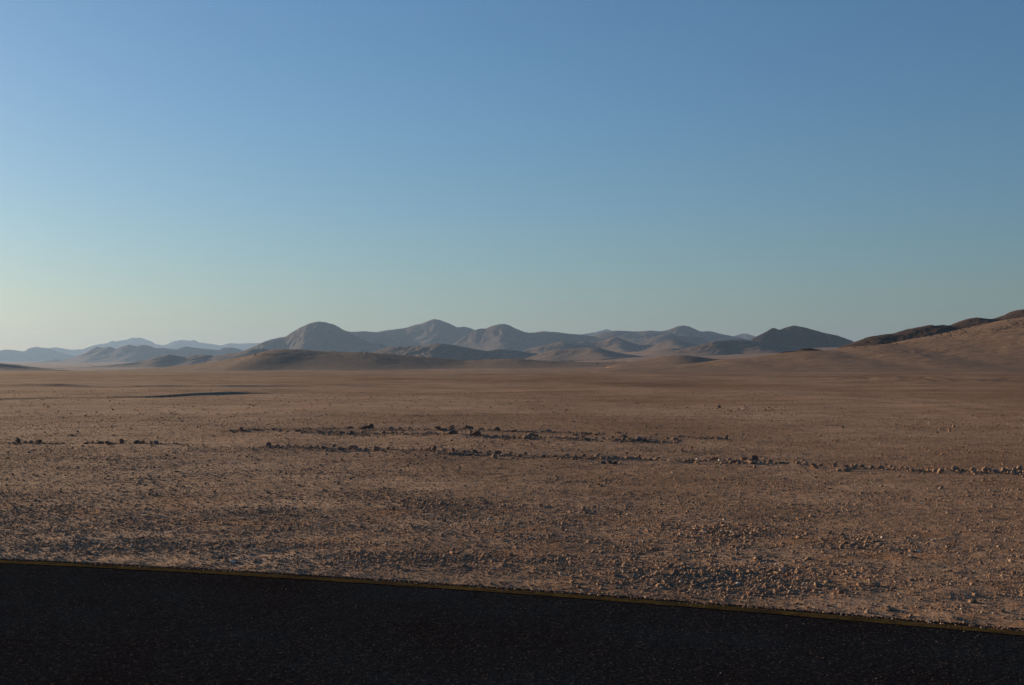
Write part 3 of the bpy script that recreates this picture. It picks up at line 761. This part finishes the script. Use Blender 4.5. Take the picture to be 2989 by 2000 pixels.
import bmesh
def rock_mesh(name, w, h, dep, seed, mat, sub=3):
    bm = bmesh.new()
    bmesh.ops.create_icosphere(bm, subdivisions=sub, radius=1.0)
    rg = random.Random(seed)
    cuts = []
    for _ in range(rg.randint(6, 10)):
        nrm = Vector((rg.gauss(0, 1), rg.gauss(0, 1), rg.gauss(0, 0.8))).normalized()
        cuts.append((nrm, rg.uniform(0.55, 0.85)))
    sh = Vector((rg.uniform(-50, 50), rg.uniform(-50, 50), rg.uniform(-50, 50)))
    skew = rg.uniform(-0.35, 0.35)
    for v in bm.verts:
        p = v.co.copy()
        p *= 1 + 0.28 * mnoise.noise(p * 1.3 + sh)
        for nrm, dd in cuts:
            q = p.dot(nrm)
            if q > dd: p -= nrm * (q - dd) * 0.88
        p *= 1 + 0.13 * mnoise.noise(p * 3.1 + sh) + 0.07 * mnoise.noise(p * 7.3 + sh) + 0.035 * mnoise.noise(p * 15 + sh)
        p.x += skew * p.z
        v.co = p
    mn = [min(v.co[i] for v in bm.verts) for i in range(3)]; mx = [max(v.co[i] for v in bm.verts) for i in range(3)]
    buried = 0.22
    for v in bm.verts:
        v.co.x = ((v.co.x - mn[0]) / (mx[0] - mn[0]) - 0.5) * w
        v.co.y = ((v.co.y - mn[1]) / (mx[1] - mn[1]) - 0.5) * dep
        v.co.z = ((v.co.z - mn[2]) / (mx[2] - mn[2]) * (1 + buried) - buried) * h
    me = bpy.data.meshes.new(name)
    bm.to_mesh(me); bm.free()
    for p in me.polygons: p.use_smooth = False
    me.materials.append(mat)
    return me

def place_stone(px, py, w, h, tint, label, group, seed, name="stone", cat="stone"):
    d = px_d(py)
    x = (px - CX) / F * d
    W, Hh = w * d / F, h * d / F
    rg = random.Random(seed)
    dep = W * rg.uniform(0.7, 1.1)
    y = d + dep * 0.35
    me = rock_mesh(name, W * 1.05, Hh * 1.1, dep, seed, M_st[tint])
    z = float(ground_z(np.array([x]), np.array([y]))[0])
    o = link(name, me, None, label, cat, group, (x, y, z))
    return o

def shape_word(w, h):
    q = h / w
    return 'flat' if q < 0.34 else 'low' if q < 0.55 else 'chunky' if q < 0.85 else 'upright'

seed = 100
for row, lst in STONES.items():
    lst = sorted(lst); lm = LANDMARK[row]
    cols = [t[0] for t in lst]
    where = {'left': 'short left row'}.get(row, row + ' row')
    cur, cnt = None, 0
    firstlm = min(i for i, c in enumerate(cols) if c in lm)
    for i, (px, py, w, h, tint) in enumerate(lst):
        seed += 1
        if px in lm:
            cur, cnt = lm[px][0], 0
            lab = lm[px][1]
        elif cur is None:
            k = firstlm - i
            lab = f"{shape_word(w, h)} {tint} stone in the {where}, {ORD[k - 1]} left of the {lm[cols[firstlm]][0]}"
        else:
            cnt += 1
            lab = f"{shape_word(w, h)} {tint} stone in the {where}, {ORD[cnt - 1]} right of the {cur}"
        place_stone(px, py, w, h, tint, lab, "stones in the " + where, seed)

LOOSE = [
 (226, 1260, 7, 5, 'grey', "small grey stone behind the gap in the short left row"),
 (210, 1271, 12, 5, 'dark', "dark flat stone with a pale tip behind the short left row"),
 (381, 1251.5, 7, 4, 'brown', "small brown stone far behind the right end of the short left row"),
 (510, 1345, 9, 5, 'dark', "dark small stone on bare soil right of and before the short left row"),
 (97, 1389, 8, 5, 'dark', "dark small stone well in front of the short left row"),
 (329, 1195, 7, 4, 'dark', "dark stone speck in front of the shaded bank at the left"),
 (904, 1254.5, 7, 5, 'dark', "dark round stone alone between the left ends of the back row"),
 (1003, 1322, 14, 4, 'grey', "grey flat stone lying just in front of the orange stone"),
 (954, 1329, 7, 6, 'grey', "grey small stone before the left half of the front row"),
 (1191, 1362, 7, 9, 'tan', "tan upright pebble alone in front of the front row"),
 (1318, 1293, 9, 5, 'dark', "dark small stone on bare soil between the middle and front rows"),
 (1296, 1340, 13, 6, 'brown', "brown rounded stone lying before the dark square block"),
 (1210, 1332.6, 7, 5, 'brown', "brown small stone just before the front row, left of the dark block"),
 (1977, 1296, 6, 5, 'grey', "grey pebble below the right end of the middle row"),
 (2019, 1312, 10, 7, 'reddish', "reddish stone on bare soil behind the white stone"),
 (1992, 1322, 9, 9, 'tan', "tan upright stone left of and behind the white stone"),
 (1830, 1327.5, 9, 5, 'dark', "dark small stone between the middle row and the dark trio"),
 (2204, 1366, 9, 10, 'brown', "brown upright stone set before the big dark boulder"),
 (2696, 1382.5, 12, 6, 'brown', "brown low stone just before the right part of the front row"),
 (2969, 1382.5, 7, 5, 'grey', "bluish grey pebble at the foot of the end boulder"),
 (2100, 1187, 11, 7, 'dark', "dark stone at the left end of the far rubble patch"),
 (2461, 1244, 8, 7, 'dark', "dark triangular stone alone on the far plain at right"),
 (340, 1586, 9, 9, 'pale', "white pebble in the gravel at the left of the road edge"),
 (734, 1616, 9, 10, 'pale', "white upright pebble in the gravel left of centre"),
 (1642, 1552, 13, 16, 'tan', "tan pointed clod standing behind the gravel near centre"),
 (1128, 1600, 10, 9, 'pale', "pale pebble behind the gravel band left of centre"),
 (1210, 1655, 14, 10, 'tan', "tan clod in the gravel band left of centre"),
 (1475, 1648, 13, 9, 'reddish', "reddish clod in the gravel band at centre"),
 (1500, 1647, 8, 8, 'pale', "small white pebble beside the reddish clod at centre"),
 (1790, 1640, 14, 10, 'tan', "tan clod on top of the gravel band right of centre"),
 (1843, 1646, 12, 10, 'brown', "brown clod on the gravel band right of the tan clod"),
 (2002, 1690, 11, 11, 'tan', "bright tan pebble in the gravel band right of centre"),
 (2215, 1638, 28, 12, 'tan', "wide tan slab of soil lying behind the gravel on the right"),
 (2373, 1676, 27, 14, 'tan', "large tan clod on the gravel at the right"),
 (2302, 1690, 14, 13, 'reddish', "reddish round stone left of the large tan clod"),
 (2162, 1687, 10, 9, 'tan', "tan round pebble midway between the bright pebble and reddish stone"),
 (2520, 1696, 11, 10, 'tan', "tan round stone in the gravel right of the large tan clod"),
 (2625, 1715, 8, 6, 'pale', "pale pebble low in the gravel on the right"),
 (2962, 1683, 15, 11, 'reddish', "reddish stone lying behind the gravel at the right edge"),
 (2768, 1604, 12, 9, 'tan', "tan stone on the plain behind the right hand gravel"),
 (2648, 1580, 12, 8, 'tan', "tan small clod right of the far rubble heap on the right"),
 (2725, 1583, 15, 6, 'pale', "pale flat stone on the plain behind the right hand gravel"),
 (2457, 1566, 13, 9, 'tan', "tan clod in the small heap of stones on the right"),
 (2535, 1580, 12, 9, 'brown', "brown clod topping the small heap of stones on the right"),
 (2425, 1560, 10, 8, 'brown', "brown stone left of the small heap of stones on the right"),
 (2072, 1551, 12, 10, 'tan', "tan stone at the left end of the dark rubble streak"),
 (2008, 1576, 12, 9, 'tan', "tan stone below the left end of the dark rubble streak"),
 (515, 1606, 9, 8, 'dark', "dark pebble behind the gravel on the left"),
 (470, 1550, 8, 7, 'dark', "dark small stone on the soil behind the left gravel"),
 (255, 1617, 15, 9, 'brown', "brown clod in the gravel on the left"),
 (850, 1540, 9, 8, 'brown', "brown small clod on the soil left of centre"),
]
for i, (px, py, w, h, tint, lab) in enumerate(LOOSE):
    near = py > 1530
    place_stone(px, py, w, h, tint, lab, "loose stones by the road gravel" if near else "loose stones on the plain", 900 + i)

# ------------------------------------------------------------------ haze
m = bpy.data.materials.new("desert_haze"); m.use_nodes = True
nt = m.node_tree; nt.nodes.clear()
out = nt.nodes.new("ShaderNodeOutputMaterial")
pv = nt.nodes.new("ShaderNodeVolumePrincipled")
pv.inputs["Color"].default_value = (0.275, 0.435, 0.69, 1)
pv.inputs["Density"].default_value = HAZE_DENSITY
pv.inputs["Anisotropy"].default_value = 0.30
nt.links.new(pv.outputs[0], out.inputs["Volume"])
hs, z0, z1 = 19000.0, -40.0, 480.0
hv = np.array([(-hs, -hs, z0), (hs, -hs, z0), (hs, hs, z0), (-hs, hs, z0), (-hs, -hs, z1), (hs, -hs, z1), (hs, hs, z1), (-hs, hs, z1)])
hf = np.array([(0, 3, 2, 1), (4, 5, 6, 7), (0, 1, 5, 4), (1, 2, 6, 5), (2, 3, 7, 6), (3, 0, 4, 7)])
link("haze", new_mesh("haze", hv, hf, False, m), "stuff", "thin blue haze over the desert plain", "haze")
zs = [ (o.name, max((v.co.z for v in o.data.vertices), default=0), min((v.co.z for v in o.data.vertices), default=0)) for o in sc.objects if o.name.startswith(("mountain", "hill", "ground"))]
print("ZRANGE", max(z[1] for z in zs), min(z[2] for z in zs))
